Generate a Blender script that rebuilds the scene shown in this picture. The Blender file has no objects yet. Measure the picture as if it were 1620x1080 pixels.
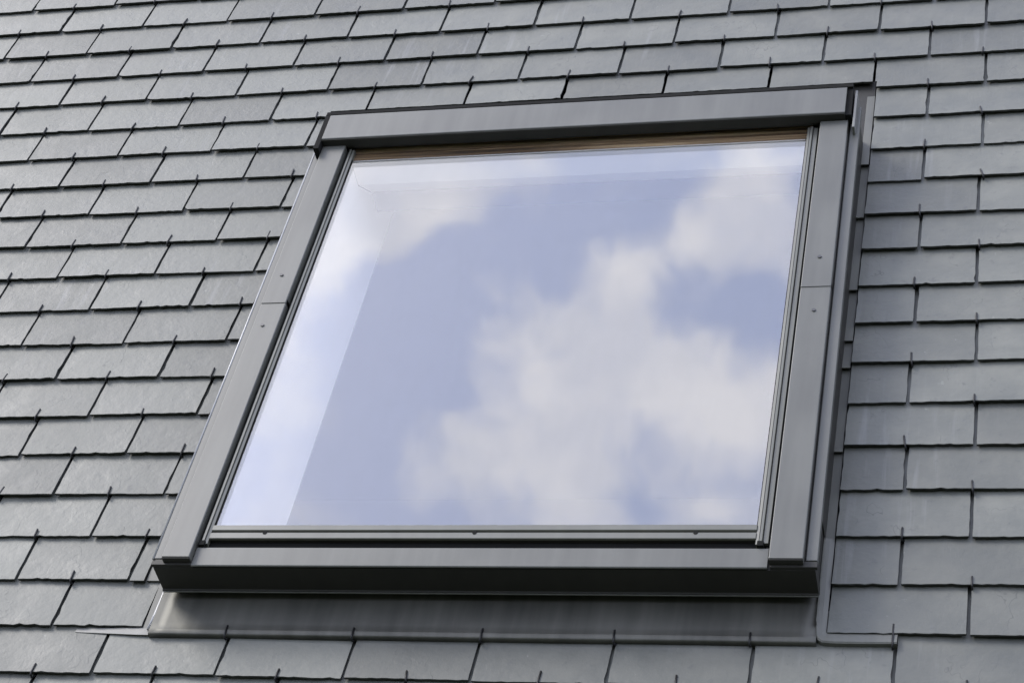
import bpy, bmesh, math, random
from mathutils import Matrix, Vector, noise

random.seed(7)
scene = bpy.context.scene
C = scene.collection

# ---------------------------------------------------------------- camera, sky, sun, exposure
PITCH = math.radians(47.463)          # roof pitch
ZROOF = 7.5                           # height of the roof frame's origin above the ground
MR = Matrix.Translation((0, 0, ZROOF)) @ Matrix.Rotation(PITCH, 4, 'X')   # roof frame: x along courses, y up the slope, z out of the roof

RIGHT = Vector((0.96533472, 0.17646424, -0.19232591))
DOWN = Vector((-0.02364946, -0.67467525, -0.73773573))
FWD = Vector((-0.25994151, 0.71671032, -0.64711416))
CAM = Vector((2.4876, -3.9912, 2.5554))
cam_data = bpy.data.cameras.new('camera')
cam_data.sensor_width = 36.0
cam_data.lens = 3343.2 / 1620 * 36.0
cam_data.clip_start = 0.05
cam_data.clip_end = 2000
cam = bpy.data.objects.new('camera', cam_data)
C.objects.link(cam)
m = Matrix((RIGHT, -DOWN, -FWD)).transposed().to_4x4()
m.translation = CAM
cam.matrix_world = MR @ m
scene.camera = cam

SUN_EL, SUN_AZ = math.radians(50), math.radians(-84)      # azimuth from +Y clockwise; the sun stands to the left
sun_dir = Vector((math.sin(SUN_AZ) * math.cos(SUN_EL), math.cos(SUN_AZ) * math.cos(SUN_EL), math.sin(SUN_EL)))
sd = bpy.data.lights.new('sun', 'SUN')
sd.energy = 1.1
sd.angle = math.radians(24)
sd.color = (1.0, 0.96, 0.90)
sun = bpy.data.objects.new('sun', sd)
sun.rotation_euler = sun_dir.to_track_quat('Z', 'Y').to_euler()
C.objects.link(sun)

world = bpy.data.worlds.new('World')
scene.world = world
world.use_nodes = True
wn, wl = world.node_tree.nodes, world.node_tree.links
wn.clear()


def N(nodes, kind, **kw):
    n = nodes.new(kind)
    for k, v in kw.items():
        if k.startswith('i_'):
            n.inputs[k[2:].replace('_', ' ')].default_value = v
        else:
            setattr(n, k, v)
    return n


w_out = N(wn, 'ShaderNodeOutputWorld')
w_bg = N(wn, 'ShaderNodeBackground')
w_bg.inputs['Strength'].default_value = 0.115
wl.new(w_bg.outputs[0], w_out.inputs[0])
w_sky = N(wn, 'ShaderNodeTexSky', sky_type='NISHITA', sun_disc=False, sun_elevation=SUN_EL,
          sun_rotation=SUN_AZ, air_density=1.0, dust_density=1.5, ozone_density=1.0)
# broken cloud layer: the direction is projected onto a cloud plane
w_tc = N(wn, 'ShaderNodeTexCoord')
w_sep = N(wn, 'ShaderNodeSeparateXYZ')
wl.new(w_tc.outputs['Generated'], w_sep.inputs[0])
w_z = N(wn, 'ShaderNodeMath', operation='MAXIMUM')
w_z.inputs[1].default_value = 0.08
wl.new(w_sep.outputs['Z'], w_z.inputs[0])
w_comb = N(wn, 'ShaderNodeCombineXYZ')
for ax in 'XY':
    d = N(wn, 'ShaderNodeMath', operation='DIVIDE')
    wl.new(w_sep.outputs[ax], d.inputs[0])
    wl.new(w_z.outputs[0], d.inputs[1])
    wl.new(d.outputs[0], w_comb.inputs[ax])
w_warp = N(wn, 'ShaderNodeTexNoise', noise_dimensions='2D')
w_warp.inputs['Scale'].default_value = 16
w_warp.inputs['Detail'].default_value = 3
wl.new(w_comb.outputs[0], w_warp.inputs['Vector'])
w_ws = N(wn, 'ShaderNodeVectorMath', operation='SUBTRACT')
w_ws.inputs[1].default_value = (0.5, 0.5, 0.5)
wl.new(w_warp.outputs['Color'], w_ws.inputs[0])
w_wm = N(wn, 'ShaderNodeVectorMath', operation='SCALE')
w_wm.inputs['Scale'].default_value = 0.055
wl.new(w_ws.outputs[0], w_wm.inputs[0])
w_p = N(wn, 'ShaderNodeVectorMath', operation='ADD')
wl.new(w_comb.outputs[0], w_p.inputs[0])
wl.new(w_wm.outputs[0], w_p.inputs[1])
w_f = N(wn, 'ShaderNodeTexNoise', noise_dimensions='2D')
w_f.inputs['Scale'].default_value = 11
w_f.inputs['Detail'].default_value = 4
w_f.inputs['Roughness'].default_value = 0.55
wl.new(w_p.outputs[0], w_f.inputs['Vector'])
# the cloud heaps (positive) and blue gaps (negative) that the pane mirrors
HEAPS = [(-0.2496, 0.026, 0.0296, 0.9), (-0.2218, 0.0008, 0.0339, 1.0), (-0.241, -0.0142, 0.0372, 0.7), (-0.1848, -0.0092, 0.0304, 0.9),
         (-0.1638, -0.0277, 0.0256, 1.1), (-0.2835, -0.0538, 0.0315, 0.9), (-0.3097, -0.0599, 0.0223, 0.5), (-0.2483, -0.0541, 0.0218, 0.5),
         (-0.1739, -0.0668, 0.0212, 0.9), (-0.1526, -0.0669, 0.015, 0.6), (-0.1557, 0.0595, 0.0256, 1.3), (-0.1896, 0.0486, 0.0198, 1.5),
         (-0.2086, 0.0325, 0.02, 1.4), (-0.2122, 0.0769, 0.0185, 0.9), (-0.177, 0.0634, 0.0182, 0.9), (-0.1991, 0.0398, 0.0214, 0.8),
         (-0.356, 0.0861, 0.0486, 2.4), (-0.3771, 0.0456, 0.036, 2.0), (-0.3094, 0.0935, 0.0287, 1.6), (-0.2703, 0.098, 0.022, 1.0),
         (-0.323, 0.0753, 0.0193, 0.8), (-0.1581, 0.0219, 0.0181, -1.7), (-0.1436, -0.001, 0.015, -1.5), (-0.324, 0.0282, 0.0416, -1.3),
         (-0.3518, -0.0217, 0.0356, -1.2), (-0.2109, -0.0666, 0.0154, -1), (-0.299, -0.0225, 0.0191, -1), (-0.2551, 0.0633, 0.025, -1.2),
         (-0.2909, 0.0459, 0.0254, -1.2), (-0.3396, -0.0723, 0.0194, -0.7), (-0.1825, 0.0878, 0.0122, -0.4), (-0.1489, 0.0924, 0.018, 0.2),
         (-0.1978, -0.0363, 0.0122, -0.4)]
w_fc = N(wn, 'ShaderNodeMath', operation='MULTIPLY_ADD')
w_fc.inputs[1].default_value = 1.25
w_fc.inputs[2].default_value = -0.125
wl.new(w_f.outputs['Fac'], w_fc.inputs[0])
acc = w_fc.outputs[0]
for hx, hy, hr, ha in HEAPS:
    dn = N(wn, 'ShaderNodeVectorMath', operation='DISTANCE')
    wl.new(w_p.outputs[0], dn.inputs[0])
    dn.inputs[1].default_value = (hx, hy, 0)
    mp = N(wn, 'ShaderNodeMapRange', interpolation_type='SMOOTHSTEP')
    mp.inputs['From Min'].default_value = 0.0
    mp.inputs['From Max'].default_value = hr * 1.5
    mp.inputs['To Min'].default_value = ha * 0.2
    mp.inputs['To Max'].default_value = 0.0
    wl.new(dn.outputs['Value'], mp.inputs['Value'])
    ad = N(wn, 'ShaderNodeMath', operation='ADD')
    wl.new(acc, ad.inputs[0])
    wl.new(mp.outputs[0], ad.inputs[1])
    acc = ad.outputs[0]
w_d = N(wn, 'ShaderNodeMapRange', interpolation_type='SMOOTHSTEP')
w_d.inputs['From Min'].default_value = 0.37
w_d.inputs['From Max'].default_value = 0.83
w_d.inputs['To Min'].default_value = 0.05
w_d.inputs['To Max'].default_value = 0.92
wl.new(acc, w_d.inputs['Value'])
w_mix = N(wn, 'ShaderNodeMix', data_type='RGBA')
wl.new(w_d.outputs[0], w_mix.inputs['Factor'])
w_veil = N(wn, 'ShaderNodeMix', data_type='RGBA')      # high thin cirrus over the blue
w_veil.inputs['Factor'].default_value = 0.60
wl.new(w_sky.outputs[0], w_veil.inputs[6])
w_veil.inputs[7].default_value = (4.7, 5.2, 7.5, 1)
wl.new(w_veil.outputs[2], w_mix.inputs[6])
w_sh = N(wn, 'ShaderNodeMix', data_type='RGBA')     # thick cloud is white above, greyer in its folds
w_sh.inputs[6].default_value = (6.5, 6.5, 7.2, 1)
w_sh.inputs[7].default_value = (7.8, 7.6, 7.9, 1)
w_s2 = N(wn, 'ShaderNodeMapRange')
w_s2.inputs['From Min'].default_value = 0.40
w_s2.inputs['From Max'].default_value = 0.62
wl.new(w_warp.outputs['Fac'], w_s2.inputs['Value'])
wl.new(w_s2.outputs[0], w_sh.inputs['Factor'])
wl.new(w_sh.outputs[2], w_mix.inputs[7])
wl.new(w_mix.outputs[2], w_bg.inputs['Color'])

scene.view_settings.view_transform = 'Standard'
scene.view_settings.look = 'None'
scene.view_settings.exposure = 1.6
scene.view_settings.gamma = 1.0
scene.view_settings.use_curve_mapping = False
scene.render.engine = 'CYCLES'
scene.cycles.use_denoising = True
scene.cycles.max_bounces = 5
scene.cycles.diffuse_bounces = 3
scene.cycles.glossy_bounces = 3
world.cycles.sampling_method = 'MANUAL'
world.cycles.sample_map_resolution = 256
scene.cycles.transparent_max_bounces = 12


# ---------------------------------------------------------------- materials
def mat_new(name):
    mt = bpy.data.materials.new(name)
    mt.use_nodes = True
    nt = mt.node_tree
    return mt, nt.nodes, nt.links, nt.nodes['Principled BSDF']


def ramp(nodes, stops):
    r = nodes.new('ShaderNodeValToRGB')
    el = r.color_ramp.elements
    while len(el) > 1:
        el.remove(el[-1])
    el[0].position, el[0].color = stops[0][0], stops[0][1]
    for p, c in stops[1:]:
        e = el.new(p)
        e.color = c
    return r


SL = 0.107          # base grey of the slate


def grey(v):
    return (v, v, v, 1)




def mat_slate(roofobj):
    mt, n, l, b = mat_new('slate')
    tc = N(n, 'ShaderNodeTexCoord')
    tc.object = roofobj
    oi = N(n, 'ShaderNodeObjectInfo')
    off = N(n, 'ShaderNodeCombineXYZ')
    for ax, k in (('X', 37.0), ('Y', 91.0), ('Z', 53.0)):
        mm = N(n, 'ShaderNodeMath', operation='MULTIPLY')
        mm.inputs[1].default_value = k
        l.new(oi.outputs['Random'], mm.inputs[0])
        l.new(mm.outputs[0], off.inputs[ax])
    own = N(n, 'ShaderNodeVectorMath', operation='ADD')      # every slate has its own piece of the stone
    l.new(tc.outputs['Object'], own.inputs[0])
    l.new(off.outputs[0], own.inputs[1])

    def nz(scale, detail=3, rough=0.55, stretch=None, shared=False):
        t = N(n, 'ShaderNodeTexNoise')
        t.inputs['Scale'].default_value = scale
        t.inputs['Detail'].default_value = detail
        t.inputs['Roughness'].default_value = rough
        src = tc.outputs['Object'] if shared else own.outputs[0]
        if stretch:
            mp = N(n, 'ShaderNodeMapping')
            mp.inputs['Scale'].default_value = stretch
            mp.inputs['Rotation'].default_value = (0, 0, 0.10)
            l.new(src, mp.inputs['Vector'])
            src = mp.outputs[0]
        l.new(src, t.inputs['Vector'])
        return t.outputs['Fac']

    def math2(op, x, y):
        mm = N(n, 'ShaderNodeMath', operation=op)
        for i, q in enumerate((x, y)):
            if isinstance(q, (int, float)):
                mm.inputs[i].default_value = q
            else:
                l.new(q, mm.inputs[i])
        return mm.outputs[0]

    base = nz(9.0, 4, 0.62)
    r1 = ramp(n, [(0.30, (SL * 0.76, SL * 0.80, SL * 0.69, 1)), (0.5, (SL * 0.97, SL, SL * 0.86, 1)), (0.70, (SL * 1.24, SL * 1.26, SL * 1.08, 1))])
    l.new(base, r1.inputs[0])
    per = N(n, 'ShaderNodeMapRange')
    per.inputs['To Min'].default_value = 0.80
    per.inputs['To Max'].default_value = 1.20
    l.new(oi.outputs['Random'], per.inputs['Value'])
    mul = N(n, 'ShaderNodeVectorMath', operation='SCALE')
    l.new(r1.outputs[0], mul.inputs[0])
    l.new(per.outputs[0], mul.inputs['Scale'])
    # lime run-off streaks down the slope, in patches
    st = ramp(n, [(0.56, grey(0)), (0.72, grey(1))])
    l.new(nz(1.0, 3, 0.6, (55, 3.0, 3)), st.inputs[0])
    stm = ramp(n, [(0.52, grey(0)), (0.68, grey(1))])
    l.new(nz(2.6, 1, 0.5, None, True), stm.inputs[0])
    sf = math2('MULTIPLY', math2('MULTIPLY', st.outputs[0], stm.outputs[0]), 0.24)
    mx = N(n, 'ShaderNodeMix', data_type='RGBA')
    l.new(sf, mx.inputs['Factor'])
    l.new(mul.outputs[0], mx.inputs[6])
    mx.inputs[7].default_value = (0.27, 0.27, 0.27, 1)
    # thin dark flake lines: narrow contours of a noise field, here and there
    fl = nz(15, 3, 0.6, (1, 0.7, 1))
    line = ramp(n, [(0.590, grey(0)), (0.597, grey(1)), (0.604, grey(0))])
    l.new(fl, line.inputs[0])
    lm = ramp(n, [(0.50, grey(0)), (0.58, grey(1))])
    l.new(base, lm.inputs[0])
    # small dark scuffs
    grain = nz(45, 4, 0.65)
    sc = ramp(n, [(0.62, grey(0)), (0.72, grey(1))])
    l.new(grain, sc.inputs[0])
    mx2 = N(n, 'ShaderNodeMix', data_type='RGBA')
    l.new(math2('MULTIPLY', sc.outputs[0], 0.40), mx2.inputs['Factor'])
    l.new(mx.outputs[2], mx2.inputs[6])
    mx2.inputs[7].default_value = (SL * 0.5, SL * 0.52, SL * 0.53, 1)
    mx3 = N(n, 'ShaderNodeMix', data_type='RGBA')
    l.new(math2('MULTIPLY', math2('MULTIPLY', line.outputs[0], lm.outputs[0]), 0.5), mx3.inputs['Factor'])
    l.new(mx2.outputs[2], mx3.inputs[6])
    mx3.inputs[7].default_value = (0.03, 0.031, 0.03, 1)
    # a few pale lichen and lime specks
    spk = ramp(n, [(0.27, grey(1)), (0.31, grey(0))])
    l.new(grain, spk.inputs[0])
    mx4 = N(n, 'ShaderNodeMix', data_type='RGBA')
    l.new(math2('MULTIPLY', spk.outputs[0], 0.45), mx4.inputs['Factor'])
    l.new(mx3.outputs[2], mx4.inputs[6])
    mx4.inputs[7].default_value = (0.22, 0.225, 0.20, 1)
    l.new(mx4.outputs[2], b.inputs['Base Color'])
    rr = N(n, 'ShaderNodeMapRange')
    rr.inputs['From Min'].default_value = 0.3
    rr.inputs['From Max'].default_value = 0.7
    rr.inputs['To Min'].default_value = 0.47
    rr.inputs['To Max'].default_value = 0.64
    l.new(base, rr.inputs['Value'])
    l.new(rr.outputs[0], b.inputs['Roughness'])
    # riven face: broad undulation, stepped flakes, fine grain
    step = ramp(n, [(0.0, grey(0)), (0.592, grey(0)), (0.602, grey(1))])
    l.new(fl, step.inputs[0])
    h = math2('ADD', math2('MULTIPLY', base, 0.0016), math2('ADD', math2('MULTIPLY', step.outputs[0], 0.00013), math2('MULTIPLY', grain, 0.0010)))
    b1 = N(n, 'ShaderNodeBump')
    b1.inputs['Strength'].default_value = 1.0
    b1.inputs['Distance'].default_value = 1.0
    l.new(h, b1.inputs['Height'])
    l.new(b1.outputs[0], b.inputs['Normal'])
    return mt


def mat_metal(name, col, rough, dirt=0.12, spec=0.5, grain=(40, 4, 20)):
    mt, n, l, b = mat_new(name)
    tc = N(n, 'ShaderNodeTexCoord')
    t = N(n, 'ShaderNodeTexNoise')
    t.inputs['Scale'].default_value = 6
    t.inputs['Detail'].default_value = 6
    l.new(tc.outputs['Object'], t.inputs['Vector'])
    mp = N(n, 'ShaderNodeMapping')
    mp.inputs['Scale'].default_value = grain
    l.new(tc.outputs['Object'], mp.inputs['Vector'])
    t2 = N(n, 'ShaderNodeTexNoise')
    t2.inputs['Scale'].default_value = 1.0
    t2.inputs['Detail'].default_value = 4
    l.new(mp.outputs[0], t2.inputs['Vector'])
    add = N(n, 'ShaderNodeMath', operation='ADD')
    l.new(t.outputs['Fac'], add.inputs[0])
    l.new(t2.outputs['Fac'], add.inputs[1])
    lo = tuple(c * (1 - dirt) for c in col) + (1,)
    hi = tuple(c * (1 + dirt) for c in col) + (1,)
    r = ramp(n, [(0.38, lo), (0.62, hi)])
    hf = N(n, 'ShaderNodeMath', operation='MULTIPLY')
    hf.inputs[1].default_value = 0.5
    l.new(add.outputs[0], hf.inputs[0])
    l.new(hf.outputs[0], r.inputs[0])
    l.new(r.outputs[0], b.inputs['Base Color'])
    rr = N(n, 'ShaderNodeMapRange')
    rr.inputs['To Min'].default_value = rough - 0.07
    rr.inputs['To Max'].default_value = rough + 0.07
    l.new(t.outputs['Fac'], rr.inputs['Value'])
    l.new(rr.outputs[0], b.inputs['Roughness'])
    b.inputs['Specular IOR Level'].default_value = spec
    bp = N(n, 'ShaderNodeBump')
    bp.inputs['Strength'].default_value = 0.05
    bp.inputs['Distance'].default_value = 0.004
    l.new(t.outputs['Fac'], bp.inputs['Height'])
    l.new(bp.outputs[0], b.inputs['Normal'])
    return mt


def mat_plain(name, col, rough=0.6, scale=8, var=0.1):
    mt, n, l, b = mat_new(name)
    tc = N(n, 'ShaderNodeTexCoord')
    t = N(n, 'ShaderNodeTexNoise')
    t.inputs['Scale'].default_value = scale
    t.inputs['Detail'].default_value = 5
    l.new(tc.outputs['Object'], t.inputs['Vector'])
    r = ramp(n, [(0.3, tuple(c * (1 - var) for c in col) + (1,)), (0.7, tuple(c * (1 + var) for c in col) + (1,))])
    l.new(t.outputs['Fac'], r.inputs[0])
    l.new(r.outputs[0], b.inputs['Base Color'])
    b.inputs['Roughness'].default_value = rough
    return mt


def mat_wood():
    mt, n, l, b = mat_new('lacquered_pine')
    tc = N(n, 'ShaderNodeTexCoord')
    mp = N(n, 'ShaderNodeMapping')
    mp.inputs['Scale'].default_value = (2.2, 120, 120)
    l.new(tc.outputs['Object'], mp.inputs['Vector'])
    t = N(n, 'ShaderNodeTexNoise')
    t.inputs['Scale'].default_value = 1.0
    t.inputs['Detail'].default_value = 5
    t.inputs['Distortion'].default_value = 0.6
    l.new(mp.outputs[0], t.inputs['Vector'])
    r = ramp(n, [(0.36, (0.07, 0.045, 0.028, 1)), (0.5, (0.30, 0.19, 0.10, 1)), (0.64, (0.66, 0.48, 0.28, 1))])
    l.new(t.outputs['Fac'], r.inputs[0])
    l.new(r.outputs[0], b.inputs['Base Color'])
    b.inputs['Roughness'].default_value = 0.35
    return mt


def mat_glass():
    mt = bpy.data.materials.new('coated_glass')
    mt.use_nodes = True
    n, l = mt.node_tree.nodes, mt.node_tree.links
    n.clear()
    out = N(n, 'ShaderNodeOutputMaterial')
    mix = N(n, 'ShaderNodeMixShader')
    tr = N(n, 'ShaderNodeBsdfTransparent')
    tr.inputs['Color'].default_value = (0.98, 0.985, 0.98, 1)
    gl = N(n, 'ShaderNodeBsdfGlossy')
    gl.inputs['Roughness'].default_value = 0.0
    gl.inputs['Color'].default_value = (0.97, 0.98, 1.0, 1)
    # coated double glazing: Schlick reflectance per face, the same from both sides
    lw = N(n, 'ShaderNodeLayerWeight')
    lw.inputs['Blend'].default_value = 0.5
    pw = N(n, 'ShaderNodeMath', operation='POWER')
    pw.inputs[1].default_value = 5.0
    l.new(lw.outputs['Facing'], pw.inputs[0])
    fr = N(n, 'ShaderNodeMath', operation='MULTIPLY_ADD')
    fr.inputs[1].default_value = 0.855
    fr.inputs[2].default_value = 0.145
    l.new(pw.outputs[0], fr.inputs[0])
    # float glass is never quite flat
    tc = N(n, 'ShaderNodeTexCoord')
    t = N(n, 'ShaderNodeTexNoise')
    t.inputs['Scale'].default_value = 2.2
    t.inputs['Detail'].default_value = 1
    l.new(tc.outputs['Object'], t.inputs['Vector'])
    bp = N(n, 'ShaderNodeBump')
    bp.inputs['Strength'].default_value = 0.10
    bp.inputs['Distance'].default_value = 0.01
    l.new(t.outputs['Fac'], bp.inputs['Height'])
    l.new(bp.outputs[0], gl.inputs['Normal'])
    l.new(fr.outputs[0], mix.inputs[0])
    l.new(tr.outputs[0], mix.inputs[1])
    l.new(gl.outputs[0], mix.inputs[2])
    # thin film of dust and dried rain
    df = N(n, 'ShaderNodeBsdfDiffuse')
    df.inputs['Color'].default_value = (0.5, 0.49, 0.46, 1)
    mp = N(n, 'ShaderNodeMapping')
    mp.inputs['Scale'].default_value = (26, 5, 1)
    l.new(tc.outputs['Object'], mp.inputs['Vector'])
    t2 = N(n, 'ShaderNodeTexNoise')
    t2.inputs['Scale'].default_value = 1.0
    t2.inputs['Detail'].default_value = 5
    l.new(mp.outputs[0], t2.inputs['Vector'])
    mr = N(n, 'ShaderNodeMapRange')
    mr.inputs['From Min'].default_value = 0.42
    mr.inputs['From Max'].default_value = 0.75
    mr.inputs['To Min'].default_value = 0.004
    mr.inputs['To Max'].default_value = 0.018
    l.new(t2.outputs['Fac'], mr.inputs['Value'])
    mix2 = N(n, 'ShaderNodeMixShader')
    l.new(mr.outputs[0], mix2.inputs[0])
    l.new(mix.outputs[0], mix2.inputs[1])
    l.new(df.outputs[0], mix2.inputs[2])
    l.new(mix2.outputs[0], out.inputs[0])
    return mt


M = {}
M['cover'] = mat_metal('grey_painted_aluminium', (0.087, 0.088, 0.076), 0.45, 0.14)
M['flash'] = mat_metal('grey_flashing_aluminium', (0.092, 0.093, 0.078), 0.52, 0.14)
M['lit_edge'] = mat_metal('lit_edge_aluminium', (0.30, 0.30, 0.29), 0.30, 0.15, 0.6)  # paler than the flashing: the highlight on lit edges put into the colour
M['apron'] = mat_metal('dull_apron_metal', (0.082, 0.081, 0.068), 0.52, 0.25)
M['apron'].node_tree.nodes['Principled BSDF'].inputs['Metallic'].default_value = 0.45
M['wing'] = mat_metal('worn_flashing_aluminium', (0.14, 0.14, 0.128), 0.5, 0.2)
M['sash'] = mat_metal('olive_grey_sash_aluminium', (0.115, 0.115, 0.095), 0.33, 0.08)
M['dark'] = mat_metal('shaded_aluminium', (0.026, 0.025, 0.021), 0.5, 0.1, 0.25)  # grey frame paint darkened: shade of faces turned from the sky
M['rubber'] = mat_plain('black_rubber', (0.012, 0.012, 0.011), 0.9)
M['rubber'].node_tree.nodes['Principled BSDF'].inputs['Specular IOR Level'].default_value = 0.12
M['hook'] = mat_metal('blackened_steel', (0.012, 0.012, 0.012), 0.5, 0.3, 0.3)
M['screw'] = mat_metal('dull_screw_steel', (0.05, 0.05, 0.05), 0.4, 0.1)
M['wood'] = mat_wood()
M['white'] = mat_plain('white_lining_paint', (0.88, 0.86, 0.83), 0.5, 4, 0.02)
M['room'] = mat_plain('room_plaster', (0.40, 0.39, 0.37), 0.8, 3, 0.04)
M['deck'] = mat_plain('dark_underlay', (0.03, 0.03, 0.03), 0.8, 6, 0.2)
M['ground'] = mat_plain('dark_garden_ground', (0.045, 0.055, 0.030), 0.9, 0.6, 0.4)
M['render'] = mat_plain('house_render', (0.42, 0.40, 0.37), 0.8, 2, 0.08)
M['glass'] = mat_glass()


# ---------------------------------------------------------------- helpers
def mesh_obj(name, verts, faces, mat, parent=None, origin=(0, 0, 0), smooth=False):
    """One mesh object. verts are in the parent's frame; the object's origin is put at `origin` of that frame."""
    o3 = Vector(origin)
    me = bpy.data.meshes.new(name)
    me.from_pydata([tuple(Vector(v) - o3) for v in verts], [], faces)
    me.validate()
    if smooth:
        for p in me.polygons:
            p.use_smooth = True
    me.materials.append(mat)
    o = bpy.data.objects.new(name, me)
    C.objects.link(o)
    if parent is not None:
        o.parent = parent
    o.location = o3
    return o


def fix_normals(o, bevel=0.0, seg=2):
    bm = bmesh.new()
    bm.from_mesh(o.data)
    bmesh.ops.recalc_face_normals(bm, faces=bm.faces)
    if bevel > 0:
        es = [e for e in bm.edges if len(e.link_faces) == 2 and e.calc_face_angle(0) > 0.35]
        bmesh.ops.bevel(bm, geom=es, offset=bevel, segments=seg, profile=0.5, affect='EDGES', clamp_overlap=True)
    bm.to_mesh(o.data)
    bm.free()
    if bevel > 0:
        for p in o.data.polygons:
            p.use_smooth = True
        md = o.modifiers.new('weighted', 'WEIGHTED_NORMAL')
        md.keep_sharp = True
    return o


BASE = {}


def thing(name, base, label, cat):
    o = bpy.data.objects.new(name, None)
    C.objects.link(o)
    o.matrix_world = MR @ Matrix.Translation(base)
    o.empty_display_size = 0.2
    o['label'] = label
    o['category'] = cat
    o['kind'] = 'thing'
    BASE[o.name] = Vector(base)
    return o


def child_base(parent):
    b = Vector((0, 0, 0))
    p = parent
    while p is not None:
        if p.name in BASE:
            return b + BASE[p.name]
        b += p.location
        p = p.parent
    return b


def part(name, verts, faces, mat, parent, bevel=0.0, smooth=False, seg=2):
    """verts in the roof frame"""
    cb = child_base(parent)
    vv = [Vector(v) - cb for v in verts]
    org = sum(vv, Vector()) / len(vv)
    o = mesh_obj(name, vv, faces, mat, parent, org, smooth)
    return fix_normals(o, bevel, seg)


def box_vf(x0, x1, u0, u1, n0, n1):
    v = [(x0, u0, n0), (x1, u0, n0), (x1, u1, n0), (x0, u1, n0), (x0, u0, n1), (x1, u0, n1), (x1, u1, n1), (x0, u1, n1)]
    f = [(0, 3, 2, 1), (4, 5, 6, 7), (0, 1, 5, 4), (1, 2, 6, 5), (2, 3, 7, 6), (3, 0, 4, 7)]
    return v, f


def box(name, x0, x1, u0, u1, n0, n1, mat, parent, bevel=0.0008):
    v, f = box_vf(min(x0, x1), max(x0, x1), min(u0, u1), max(u0, u1), n0, n1)
    return part(name, v, f, mat, parent, bevel)


def boxes(name, lst, mat, parent, bevel=0.0):
    V, F = [], []
    for b in lst:
        v, f = box_vf(*b)
        F += [tuple(i + len(V) for i in q) for q in f]
        V += v
    return part(name, V, F, mat, parent, bevel)


def ext_x(name, prof, x0, x1, mat, parent, bevel=0.0006, cap=True):
    """profile of (u, n) points extruded along x"""
    k = len(prof)
    V = [(x0, u, n) for u, n in prof] + [(x1, u, n) for u, n in prof]
    F = [(i, (i + 1) % k, k + (i + 1) % k, k + i) for i in range(k)]
    if cap:
        F += [tuple(range(k)), tuple(range(2 * k - 1, k - 1, -1))]
    return part(name, V, F, mat, parent, bevel)


def ext_u(name, prof, u0, u1, mat, parent, bevel=0.0006):
    """profile of (x, n) points extruded along u"""
    k = len(prof)
    V = [(x, u0, n) for x, n in prof] + [(x, u1, n) for x, n in prof]
    F = [(i, (i + 1) % k, k + (i + 1) % k, k + i) for i in range(k)]
    F += [tuple(range(k)), tuple(range(2 * k - 1, k - 1, -1))]
    return part(name, V, F, mat, parent, bevel)


def tube_vf(path, r, sides=6):
    V, F = [], []
    pts = [Vector(p) for p in path]
    for i, p in enumerate(pts):
        t = (pts[min(i + 1, len(pts) - 1)] - pts[max(i - 1, 0)]).normalized()
        a = t.cross(Vector((1, 0, 0)))
        if a.length < 0.2:
            a = t.cross(Vector((0, 0, 1)))
        a.normalize()
        b = t.cross(a)
        for k in range(sides):
            an = 2 * math.pi * k / sides
            V.append(tuple(p + a * (r * math.cos(an)) + b * (r * math.sin(an))))
    for i in range(len(pts) - 1):
        for k in range(sides):
            F.append((i * sides + k, i * sides + (k + 1) % sides, (i + 1) * sides + (k + 1) % sides, (i + 1) * sides + k))
    F.append(tuple(range(sides - 1, -1, -1)))
    F.append(tuple(range((len(pts) - 1) * sides, len(pts) * sides)))
    return V, F


# ---------------------------------------------------------------- the setting: ground, wall, roof deck, room
HW, GA = 0.11, 0.103176            # half a slate's width, the gauge of the courses
XC = 1.5235                        # centre line of the window
X0R, X1R, U0R, U1R = -2.4, 5.2, -3.4, 1.9
ND = -0.045                        # top of the deck
HX0, HX1, HU0, HU1 = 0.975, 2.073, -1.783, -0.605     # hole in the deck

GY = [(-900, 175), (-400, 150), (-160, 84), (-80, 42), (-45, 20), (-26, 8.0), (-14, 3.0), (-7, 0.8), (-3.6, 0.0), (0, 0), (900, 0)]    # unseen rise added to block low sky and darken down-facing faces
V = [(x, y, z) for y, z in GY for x in (-900, -60, 60, 900)]
F = [(i * 4 + j, i * 4 + j + 1, i * 4 + j + 5, i * 4 + j + 4) for i in range(len(GY) - 1) for j in range(3)]
gr = mesh_obj('ground', V, F, M['ground'])
gr['kind'] = 'structure'
gr['label'] = 'dark ground with an added rise that blocks low sky'

V, F = [], []
for b in [(X0R, HX0, U0R, U1R, ND - 0.03, ND), (HX1, X1R, U0R, U1R, ND - 0.03, ND),
          (HX0, HX1, U0R, HU0, ND - 0.03, ND), (HX0, HX1, HU1, U1R, ND - 0.03, ND)]:
    v, f = box_vf(*b)
    F += [tuple(i + len(V) for i in q) for q in f]
    V += v
roof = mesh_obj('roof', V, F, M['deck'])
roof.matrix_world = MR
roof['kind'] = 'structure'
roof['label'] = 'steep grey slate roof laid in half bond with wire hooks'
BASE['roof'] = Vector((0, 0, 0))
M['slate'] = mat_slate(roof)
M['slate_edge'] = mat_plain('shaded_slate_edge', (0.045, 0.047, 0.043), 0.75, 60, 0.4)  # shade of the down-facing tails put into the edge colour

# wall of the house under the eaves
ey = (MR @ Vector((0, U0R, ND)))
wallv, wallf = box_vf(X0R + 0.1, X1R - 0.1, ey.y + 0.35, ey.y + 0.65, 0.0, ey.z + 0.2)
hw = mesh_obj('wall', wallv, wallf, M['render'])
hw['kind'] = 'structure'
hw['label'] = 'rendered house wall below the eaves'

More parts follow.
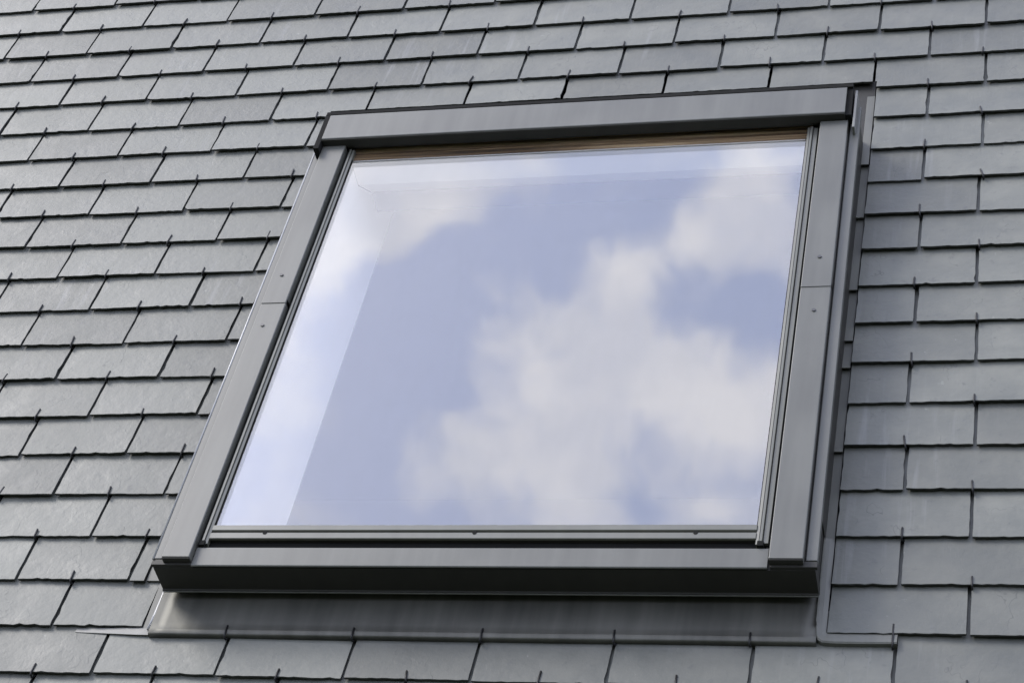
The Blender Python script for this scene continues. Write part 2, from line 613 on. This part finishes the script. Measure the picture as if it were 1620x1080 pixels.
# attic room behind the window (a closed plastered box with the lining's mouth in its sloping ceiling)
LI = dict(x0=1.046, x1=1.9935, head=-0.518, sill=-1.800, n=-0.171)
rx0, rx1, ru0, ru1, rn = -0.6, 3.4, -3.0, 0.9, -2.6
n0 = LI['n'] - 0.002
V = [(rx0, ru0, n0), (rx1, ru0, n0), (rx1, ru1, n0), (rx0, ru1, n0),
     (LI['x0'], LI['sill'], n0), (LI['x1'], LI['sill'], n0), (LI['x1'], LI['head'], n0), (LI['x0'], LI['head'], n0),
     (rx0, ru0, rn), (rx1, ru0, rn), (rx1, ru1, rn), (rx0, ru1, rn)]
F = [(0, 1, 5, 4), (1, 2, 6, 5), (2, 3, 7, 6), (3, 0, 4, 7), (0, 8, 9, 1), (1, 9, 10, 2), (2, 10, 11, 3), (3, 11, 8, 0), (8, 11, 10, 9)]
room = mesh_obj('room', V, F, M['room'])
room.matrix_world = MR
room['kind'] = 'structure'
room['label'] = 'dim plastered attic room behind the glass'

# ---------------------------------------------------------------- slates and their hooks
ST = 0.0075          # rise of each course over the one below
TH = 0.0054         # thickness of a slate
XL_CUT, XL_CUT_LOW, XR_CUT = 0.908, 0.936, 2.0955
U_TOPCUT = -0.392
LEN = 0.30


def keep_regions(x0, x1, ut, uh, r):
    """clip the rectangle of a slate (tail ut, head uh) to what stands outside the window; returns outline points or None"""
    xl = XL_CUT_LOW if r == 18 else XL_CUT
    if r <= 3 or r >= 19:
        if r >= 19 and x1 > xl - 0.02 and x0 < XR_CUT + 0.02:
            uh = min(uh, -1.80)
        return [(x0, ut), (x1, ut), (x1, uh), (x0, uh)]
    if x1 <= xl or x0 >= XR_CUT:
        return [(x0, ut), (x1, ut), (x1, uh), (x0, uh)]
    if r == 4:
        if x0 < xl:
            return [(x0, ut), (xl, ut), (xl, U_TOPCUT), (x1, U_TOPCUT), (x1, uh), (x0, uh)]
        if x1 > XR_CUT:
            return [(x0, U_TOPCUT), (XR_CUT, U_TOPCUT), (XR_CUT, ut), (x1, ut), (x1, uh), (x0, uh)]
        return [(x0, U_TOPCUT), (x1, U_TOPCUT), (x1, uh), (x0, uh)]
    if x0 < xl < x1:
        x1 = xl
        if x1 - x0 < 0.012:
            return None
    elif x0 < XR_CUT < x1:
        x0 = XR_CUT
        if x1 - x0 < 0.012:
            return None
    else:
        return None
    if r in (5, 6, 7):
        pass
    return [(x0, ut), (x1, ut), (x1, uh), (x0, uh)]


def slate_mesh(pts, ut, rough, seed, tilt, dn):
    """outline -> slab with ragged dressed edges; (x, u, n) in the roof frame"""
    rnd = random.Random(seed)
    uh = max(p[1] for p in pts)
    out = []
    k = len(pts)
    for i in range(k):
        a, b = Vector(pts[i]), Vector(pts[(i + 1) % k])
        d = b - a
        L = d.length
        nrm = Vector((d.y, -d.x)).normalized() if L > 0 else Vector((0, 0))     # points outwards
        vis_u = ut + GA * 1.15
        if abs(d.y) < 1e-6 and a.y > ut + GA * 1.5:            # hidden head
            segs = 1
        elif abs(d.y) < 1e-6:
            segs = max(2, int(L / 0.0095))
        else:
            segs = 0                                           # side: points only on the part that shows
        if segs:
            for s in range(segs):
                p = a + d * ((s + (rnd.uniform(-.25, .25) if 0 < s else 0)) / segs)
                j = 0 if segs == 1 else rnd.gauss(0, 0.00045) * rough
                if segs > 1 and rnd.random() < 0.06:          # a flake knocked off the edge
                    j -= rnd.uniform(0.0010, 0.0028) * rough
                out.append(p + nrm * j)
        else:
            up = d.y > 0
            cuts = [0, 0.011, 0.026, 0.043, 0.061, 0.080, 0.097]
            cuts = [c / L for c in cuts if c < L]
            ts = cuts if up else [0] + [1 - c for c in reversed(cuts[1:])]
            for t in ts:
                p = a + d * t
                j = rnd.gauss(0, 0.0003) * rough - (rnd.uniform(0.0008, 0.0022) if rnd.random() < 0.06 else 0) * rough
                out.append(p + nrm * j)
    # broken corner now and then
    if rnd.random() < 0.10 * min(rough, 1):
        cidx = rnd.choice([0, 1])
        cp = Vector(pts[cidx])
        size = rnd.uniform(0.004, 0.009)
        ctr = Vector((sum(p[0] for p in pts) / k, uh))
        for i, p in enumerate(out):
            dd = (p - cp).length
            if dd < size:
                out[i] = p + (Vector((0, 1)) + Vector((1 if ctr.x > cp.x else -1, 0)) * 0.4) * (size - dd) * 0.55
    n = len(out)
    ctr = sum(out, Vector((0, 0))) / n
    sx = rnd.gauss(0, 0.0006)        # the slate sits a touch out of true

    def hn(p):
        return dn - (p.y - ut) / GA * ST + sx * (p.x - ctr.x) / HW + tilt * (1 - (p.y - ut) / GA)

    V = []
    for p in out:                    # upper rim, set in a little: a dressed edge
        q = p + (ctr - p).normalized() * (0.0002 + abs(rnd.gauss(0, 0.0003)) * rough)
        V.append((q.x, q.y, hn(q)))
    for p in out:
        V.append((p.x, p.y, hn(p) - TH * 0.45))
    for p in out:                    # undercut below
        q = p + (ctr - p).normalized() * 0.0016
        V.append((q.x, q.y, hn(p) - TH))
    F = [tuple(range(n))]          # the face; all other polygons are dressed edge
    for a in (0, n):
        F += [(a + i, a + n + i, a + n + (i + 1) % n, a + (i + 1) % n) for i in range(n)]
    return V, F


def hook_vf(x, u, n, lean=0.0, long=0.024):
    """wire hook: out of the joint below, round the tail of the slate and up over its face"""
    p = [(x - lean, u + 0.012, n - 0.0115), (x - lean, u - 0.003, n - 0.0095), (x, u - 0.0062, n - 0.006), (x, u - 0.0058, n + 0.0002),
         (x + lean * .5, u - 0.001, n + 0.0014), (x + lean, u + long, n - 0.0004)]
    return tube_vf(p, 0.0018, 6)


def project(p):
    v = Vector(p) - CAM
    z = v.dot(FWD)
    return 810 + 3343.2 * v.dot(RIGHT) / z, 540 + 3343.2 * v.dot(DOWN) / z


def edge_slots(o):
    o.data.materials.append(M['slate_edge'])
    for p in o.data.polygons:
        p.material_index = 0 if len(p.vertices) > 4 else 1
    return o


hook_meshes = []
for k in range(6):
    hv, hf = hook_vf(0, 0, 0, random.uniform(-0.0015, 0.0015), random.uniform(0.016, 0.023))
    me = bpy.data.meshes.new('hook')
    me.from_pydata(hv, [], hf)
    for p in me.polygons:
        p.use_smooth = True
    me.materials.append(M['hook'])
    hook_meshes.append(me)

farV, farF, farHV, farHF = [], [], [], []
seed = 0
for r in range(-18, 32):
    ut0 = -r * GA
    for c in range(-20, 46):
        if (c + r) % 2:
            continue
        seed += 1
        rnd = random.Random(seed * 13 + 5)
        gap = 0.0026
        jx0 = random.Random(r * 1000 + c - 1).gauss(0, 0.0016)
        jx1 = random.Random(r * 1000 + c + 1).gauss(0, 0.0016)
        x0, x1 = (c - 1) * HW + gap + jx0, (c + 1) * HW - gap + jx1
        if x0 < X0R or x1 > X1R:
            continue
        ut = ut0 + rnd.gauss(0, 0.0012)
        if r == 4 and x1 > XL_CUT and x0 < XR_CUT:
            ut = ut0
        pts = keep_regions(x0, x1, ut, ut0 + LEN, r)
        if pts is None:
            continue
        corners = [project((x, u, 0)) for x in (x0, x1) for u in (ut0, ut0 + GA)]
        seen = max(q[0] for q in corners) > -15 and min(q[0] for q in corners) < 1635 and max(q[1] for q in corners) > -12 and min(q[1] for q in corners) < 1092
        sv, sf = slate_mesh(pts, ut, 1.0, seed, abs(rnd.gauss(0, 0.0012)), rnd.gauss(0, 0.0004))
        hx = c * HW + rnd.gauss(0, 0.0016)
        hook_ok = not (r >= 4 and r <= 18 and XL_CUT < hx < XR_CUT)
        if r == 18 and c == 8:
            hook_ok = False
        if seen:
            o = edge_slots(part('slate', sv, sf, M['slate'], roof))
            if hook_ok:
                h = bpy.data.objects.new('hook', hook_meshes[seed % 6])
                C.objects.link(h)
                h.parent = o
                h.location = Vector((hx, ut, 0.0008)) - o.location
                h.rotation_euler = (rnd.gauss(0, 0.015), 0, rnd.gauss(0, 0.07))
                h.scale = (1, rnd.uniform(0.85, 1.2), 1)
        else:
            farF += [tuple(i + len(farV) for i in q) for q in sf]
            farV += sv
            if hook_ok:
                hv, hf = hook_vf(hx, ut, 0.0008)
                farHF += [tuple(i + len(farHV) for i in q) for q in hf]
                farHV += hv
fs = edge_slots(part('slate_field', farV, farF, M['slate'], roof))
fs['kind'] = 'stuff'
fh = part('hook_field', farHV, farHF, M['hook'], roof)
fh['kind'] = 'stuff'

# ---------------------------------------------------------------- the roof window
WIN = thing('roof_window', (XC, -1.79, 0.0), 'large grey framed roof window with closed glass mirroring blue sky and clouds', 'window')
GX0, GX1, GU0, GU1 = 1.052, 1.984, -1.708, -0.690        # sight size of the pane
US = -1.147                                               # joint of the side covers

# frame carcass under the sheet metal
boxes('frame', [(0.9725, 1.040, -1.776, -0.585, -0.10, 0.080), (2.0005, 2.0765, -1.776, -0.585, -0.10, 0.080),
                (1.040, 2.0005, -0.628, -0.585, -0.10, 0.0880), (1.040, 2.0005, -1.776, -1.722, -0.10, 0.0715)], M['dark'], WIN)

# outer trims beside the covers, a folded edge on the left with its highlight in the colour
for s in (-1, 1):
    a, b = XC + s * 0.5425, XC + s * 0.5605
    t = box('side_trim', a, b, -1.783, -0.600, 0.074, 0.088, M['cover'], WIN, 0.0012)
    if s > 0:
        continue
    v, f = tube_vf([(b - s * 0.0008, -1.784, 0.0872), (b - s * 0.0008, -1.2, 0.0872), (b - s * 0.0008, -0.601, 0.0872)], 0.0022, 8)
    part('folded_edge', v, f, M['lit_edge'], t, smooth=True)

# side covers: two lengths each, the upper lapping over the lower
for s, xa, xb in ((-1, 0.9842, 1.0345), (1, 2.0092, 2.0632)):
    for u0, u1, n1, su in ((-1.789, US + 0.012, 0.1000, -1.2095), (US, -0.6590, 0.1013, -1.0665)):
        cv = ext_u('side_cover', [(xa, 0.0830), (xa, n1 - .0012), (xa + .0012, n1), (xb - .0012, n1), (xb, n1 - .0012), (xb, 0.0830)], u0, u1, M['cover'], WIN, 0.0004)
        sx = 1.0044 if s < 0 else 2.0372
        v, f = tube_vf([(sx, su, n1 - 0.001), (sx, su, n1 + 0.0012), (sx, su, n1 + 0.0019)], 0.0036, 10)
        part('screw', v, f, M['screw'], cv)
        if u0 < -1.7:
            box('cover_end_shade', xa + .0004, xb - .0004, -1.7915, -1.7892, 0.0835, 0.0986, M['dark'], cv, 0.0003)  # dark plate painting the shade on the cover's lower end

# hood over the head of the window
hd = ext_x('hood', [(-0.5720, 0.094), (-0.5720, 0.1160), (-0.5745, 0.1180), (-0.6530, 0.1180), (-0.6550, 0.1168), (-0.6550, 0.0990)], 0.9850, 2.0575, M['cover'], WIN, 0.0006)
ext_x('hood_front_shade', [(-0.6556, 0.1158), (-0.6572, 0.1158), (-0.6582, 0.0975), (-0.6556, 0.0970)], 0.9852, 2.0573, M['dark'], WIN, 0.0003)  # dark sheet that paints the shade on the hood's front
box('hood_lining', 1.0360, 2.0040, -0.6545, -0.600, 0.0890, 0.0985, M['dark'], WIN)
for s in (-1, 1):
    e = 0.9846 if s < 0 else 2.0579
    box('hood_end_shade', e, e + s * 0.0115, -0.6560 if s > 0 else -0.684, -0.5685, 0.0885, 0.1165 if s < 0 else 0.1120, M['rubber'], WIN)  # black strips standing in for the shadow at the hood's ends
box('head_gap_shade', 0.974, 2.069, -0.5712, -0.5610, 0.0700, 0.1172, M['rubber'], WIN)  # black strip standing in for the shaded gap behind the hood

# sash: glazing rails round the pane
for s in (-1, 1):
    xi = GX0 if s < 0 else GX1
    r0 = ext_u('sash_rail', [(xi, 0.0800), (xi, 0.0885), (xi + s * .0046, 0.0893), (xi + s * .0050, 0.0870), (xi + s * .0058, 0.0870), (xi + s * .0062, 0.0915),
                             (xi + s * .0100, 0.0915), (xi + s * .0108, 0.0905), (xi + s * .0108, 0.0740), (xi + s * .004, 0.0740)], -1.7500, -0.660, M['sash'], WIN, 0.0)
    box('rail_plug', xi + s * .0030, xi + s * .0135, -1.7560, -1.7455, 0.0765, 0.0930, M['rubber'], r0)
    box('gasket', xi - s * .0014, xi + s * .0010, -1.7075, -0.6905, 0.0845, 0.0875, M['rubber'], r0, 0)
for xa, xb in ((1.0352, 1.0408), (1.9956, 2.0085)):
    box('gap_shade', xa, xb, -1.7480, -0.6610, 0.0740, 0.0822, M['rubber'], WIN, 0)  # black strips painting the shade in the gap between sash and covers
box('frame_bead', 1.9957, 2.0040, -1.7470, -0.6610, 0.0824, 0.0880, M['sash'], WIN, 0.0005)
br = ext_x('bottom_rail', [(-1.7080, 0.0840), (-1.7080, 0.0885), (-1.7095, 0.0905), (-1.7200, 0.0905), (-1.7212, 0.0890), (-1.7216, 0.0862), (-1.7250, 0.0862), (-1.7254, 0.0890),
                           (-1.7264, 0.0900), (-1.7380, 0.0900), (-1.7390, 0.0888), (-1.7390, 0.0850), (-1.7120, 0.0850)], GX0 + 0.0005, GX1 - 0.0005, M['sash'], WIN, 0.0)
for x in (1.1503, 1.5186, 1.8861):
    v, f = tube_vf([(x, -1.7262, 0.0875), (x, -1.7262, 0.0900), (x, -1.7262, 0.0908)], 0.0038, 10)
    part('screw', v, f, M['rubber'], br)
box('sash_gap_shade', 1.0415, 1.9965, -1.7570, -1.7150, 0.0715, 0.0780, M['rubber'], WIN)  # black strip painting the shade in the gap below the bottom rail
box('sash_foot', GX0 + .001, GX1 - .001, -1.7385, -1.7130, 0.0782, 0.0848, M['dark'], WIN, 0)
ext_x('head_rail', [(-0.6300, 0.0560), (-0.6300, 0.0778), (-0.6800, 0.0778), (-0.6825, 0.0765), (-0.6838, 0.0730), (-0.6838, 0.0560)], 1.0475, 1.9925, M['wood'], WIN, 0.0)

# pane
gp = box('glass_pane', GX0 - 0.004, GX1 + 0.004, GU0 - 0.004, -0.6300, 0.0788, 0.0848, M['glass'], WIN, 0)

# bottom cover and sill under it
ext_x('bottom_cover', [(-1.7575, 0.0760), (-1.7575, 0.0870), (-1.7590, 0.0885), (-1.7965, 0.0875), (-1.7982, 0.0862), (-1.7982, 0.0840), (-1.7780, 0.0830)], 1.0360, 2.0065, M['cover'], WIN, 0.0004)
ext_x('sill', [(-1.7765, 0.0150), (-1.7765, 0.0800), (-1.7965, 0.0800), (-1.7965, 0.0265), (-1.7990, 0.0250), (-1.7995, 0.0225), (-1.7940, 0.0220), (-1.7900, 0.0150)],
      0.9650, 2.0810, M['dark'], WIN, 0.0004)
box('sill_lip', 0.9660, 2.0805, -1.8010, -1.7950, 0.0216, 0.0238, M['flash'], WIN, 0.0005)
for s in (-1, 1):
    a, b = XC + s * 0.487, XC + s * 0.5610
    box('corner_block', a, b, -1.7958, -1.7835, 0.0795, 0.0868, M['dark'], WIN, 0.0008)
box('sill_foot', 0.9760, 2.0730, -1.7760, -1.7660, -0.030, 0.0145, M['dark'], WIN)

# reveal lining seen through the pane
x0, x1 = LI['x0'], LI['x1']
hu, su = GU1 + 0.0060, GU0 - 0.006
nn = LI['n']
for xx, xo in ((x0, x0 - 0.012), (x1, x1 + 0.012)):
    prof = [(hu, 0.0770), (hu, 0.014), (LI['head'], nn), (LI['sill'], nn), (su, 0.014), (su, 0.0770)]
    k = len(prof)
    V = [(xx, u, n) for u, n in prof] + [(xo, u, n) for u, n in prof]
    F = [tuple(range(k)), tuple(range(2 * k - 1, k - 1, -1))] + [(i, k + i, k + (i + 1) % k, (i + 1) % k) for i in range(k)]
    part('reveal_lining', V, F, M['white'], WIN)
ext_x('reveal_lining', [(hu, 0.0770), (hu, 0.0165), (hu + .012, 0.0165), (hu + .012, 0.0770)], x0 + .0005, x1 - .0005, M['white'], WIN, 0)
ext_x('reveal_lining', [(hu + .003, 0.0140), (LI['head'], nn), (LI['head'] + .012, nn), (hu + .016, 0.0140)], x0 + .0005, x1 - .0005, M['white'], WIN, 0)
ext_x('reveal_lining', [(su, 0.0700), (su, 0.014), (LI['sill'], nn), (LI['sill'] - .012, nn), (su - .012, 0.014), (su - .012, 0.0700)], x0 + .0005, x1 - .0005, M['white'], WIN, 0)

# ---------------------------------------------------------------- flashing round the window
FL = thing('window_flashing', (XC, -1.86, 0.0), 'grey metal flashing and apron between roof window and slates', 'flashing')
# soakers on the right, each lapping over the one below
SEAMS_R = [-0.43, -0.663, -0.826, -1.037, -1.174, -1.246, -1.4525, -1.6575]
for i in range(len(SEAMS_R) - 1):
    ua, ub = SEAMS_R[i], SEAMS_R[i + 1]
    dz = 0.0012 * (i % 2)
    V = [(2.0775, ua + .004, -0.0135), (2.0935, ua + .004, -0.0135), (2.0935, ub, -0.0050 - dz), (2.0775, ub, -0.0050 - dz),
         (2.0775, ua + .004, -0.0165), (2.0935, ua + .004, -0.0165), (2.0935, ub, -0.0080 - dz), (2.0775, ub, -0.0080 - dz)]
    sk = part('soaker', V, [(0, 3, 2, 1), (4, 5, 6, 7), (0, 1, 5, 4), (1, 2, 6, 5), (2, 3, 7, 6), (3, 0, 4, 7)], M['flash'], FL, 0.0005)
    ua, ub = min(ua, -0.602), max(ub, -1.783)
    V = [(2.0768, ua, -0.0150), (2.0788, ua, -0.0150), (2.0788, ub, -0.0060), (2.0768, ub, -0.0060),
         (2.0768, ua, 0.0735), (2.0788 - .0008 * (i % 2), ua, 0.0735), (2.0788 - .0008 * (i % 2), ub, 0.0735), (2.0768, ub, 0.0735)]
    part('upstand', V, [(0, 3, 2, 1), (4, 5, 6, 7), (0, 1, 5, 4), (1, 2, 6, 5), (2, 3, 7, 6), (3, 0, 4, 7)], M['dark'], sk)  # side wall's shade put into its dark colour
# left gutter strip
SEAMS_L = [-0.45, -0.70, -0.97, -1.24, -1.51, -1.752]
for i in range(len(SEAMS_L) - 1):
    ua, ub = SEAMS_L[i], SEAMS_L[i + 1]
    V = [(0.9105, ua + .004, -0.0100), (0.9720, ua + .004, -0.0100), (0.9720, ub, -0.0045), (0.9105, ub, -0.0045),
         (0.9105, ua + .004, -0.0130), (0.9720, ua + .004, -0.0130), (0.9720, ub, -0.0075), (0.9105, ub, -0.0075)]
    part('soaker', V, [(0, 3, 2, 1), (4, 5, 6, 7), (0, 1, 5, 4), (1, 2, 6, 5), (2, 3, 7, 6), (3, 0, 4, 7)], M['flash'], FL, 0.0005)
box('corner_strip', 0.9385, 0.9560, -1.862, -1.754, -0.0110, -0.0040, M['flash'], FL, 0.0006)
v, f = tube_vf([(0.9570, -1.752, 0.004), (0.9560, -1.79, 0.001), (0.9540, -1.83, -0.001), (0.9515, -1.864, -0.001)], 0.0034, 8)
part('rib', v, f, M['lit_edge'], FL, smooth=True)  # light from the left put into the rib's pale colour

# apron: a shallow dished sheet from the sill down to a folded lip
NX = 40
prof = [(-1.7755, 0.0080), (-1.7790, 0.0048), (-1.7860, 0.0036), (-1.8050, 0.0032), (-1.8300, 0.0030), (-1.8520, 0.0034), (-1.8655, 0.0036), (-1.8670, 0.0044), (-1.8680, 0.0046), (-1.8740, 0.0034), (-1.8755, 0.0028), (-1.8763, 0.0010), (-1.8772, -0.0090)]
V, F = [], []
for i in range(NX + 1):
    x = 0.9560 + (2.0800 - 0.9560) * i / NX
    for j, (u, n) in enumerate(prof):
        wob = 0.0009 * noise.noise(Vector((x * 5.0, u * 9.0, 3.1))) if 1 < j < 9 else 0
        V.append((x, u + 0.0006 * noise.noise(Vector((x * 4, 0, 9))), n + wob))
k = len(prof)
for i in range(NX):
    for j in range(k - 1):
        F.append((i * k + j, i * k + j + 1, (i + 1) * k + j + 1, (i + 1) * k + j))
ap = part('apron', V, F, M['apron'], FL, smooth=True)
md = ap.modifiers.new('thickness', 'SOLIDIFY')
md.thickness = 0.0008
# wings of the lip to both sides, under the tails of the slates
V = [(x, u, n) for n0 in (0.0, -0.0022) for x, u, n in ((0.8150, -1.8590, -0.0068 + n0), (0.9535, -1.8570, -0.0040 + n0), (0.9535, -1.8745, -0.0020 + n0), (0.9300, -1.8740, -0.0024 + n0), (0.8150, -1.8672, -0.0060 + n0))]
part('apron_wing', V, [(4, 3, 2, 1, 0), (5, 6, 7, 8, 9)] + [(i, (i + 1) % 5, 5 + (i + 1) % 5, 5 + i) for i in range(5)], M['wing'], FL)
# corner flashing on the right: down the side of the sill, round the corner and out as the lip's wing
INN = [(2.0775, -1.654), (2.0775, -1.74), (2.0780, -1.800), (2.0785, -1.840), (2.0795, -1.861), (2.0830, -1.8705), (2.0900, -1.8755), (2.110, -1.8768), (2.160, -1.8768), (2.204, -1.8765)]
OUT = [(2.0935, -1.654), (2.0935, -1.74), (2.0935, -1.800), (2.0935, -1.840), (2.0936, -1.8520), (2.0942, -1.8545), (2.0965, -1.8560), (2.110, -1.8565), (2.160, -1.8565), (2.204, -1.8565)]
V = []
for i, (p, q) in enumerate(zip(INN, OUT)):
    lo = -0.0060 + 0.0065 * min(1.0, i / 3)          # lies low beside the frame, rides up onto the slates below
    for t, n in ((0.0, -0.009 if i > 3 else lo + 0.010), (0.0, lo + 0.0040 - (0.0015 if i > 3 else 0)), (0.10, lo + 0.0036), (0.55, lo + 0.0022), (1.0, lo - 0.0010)):
        V.append((p[0] + (q[0] - p[0]) * t, p[1] + (q[1] - p[1]) * t, n + 0.0005 * noise.noise(Vector((p[0] * 30, p[1] * 30, t * 3)))))
F = [(i * 5 + j, i * 5 + j + 1, i * 5 + j + 6, i * 5 + j + 5) for i in range(len(INN) - 1) for j in range(4)]
gs = part('corner_flashing', V, F, M['flash'], FL)
gs.modifiers.new('thickness', 'SOLIDIFY').thickness = 0.001
# hooks that hold the apron's lip
for c in (10, 12, 14, 16, 18, 20):
    h = bpy.data.objects.new('hook', hook_meshes[c % 6])
    C.objects.link(h)
    h.parent = FL
    h.location = Vector((c * HW + random.gauss(0, 0.0015), -1.8772, 0.0056 if c < 20 else 0.004)) - BASE['window_flashing']
# head flashing: upright edges beside the hood on the right
he = box('head_edge', 2.0725, 2.0775, -0.690, -0.572, 0.060, 0.1080, M['wing'], FL, 0.0008)
box('head_flashing', 0.9130, 2.0930, -0.575, -0.375, -0.0200, -0.0135, M['dark'], FL, 0.0006)
box('side_upstand', 0.9690, 0.9715, -1.775, -0.600, -0.012, 0.0735, M['flash'], FL, 0.0)
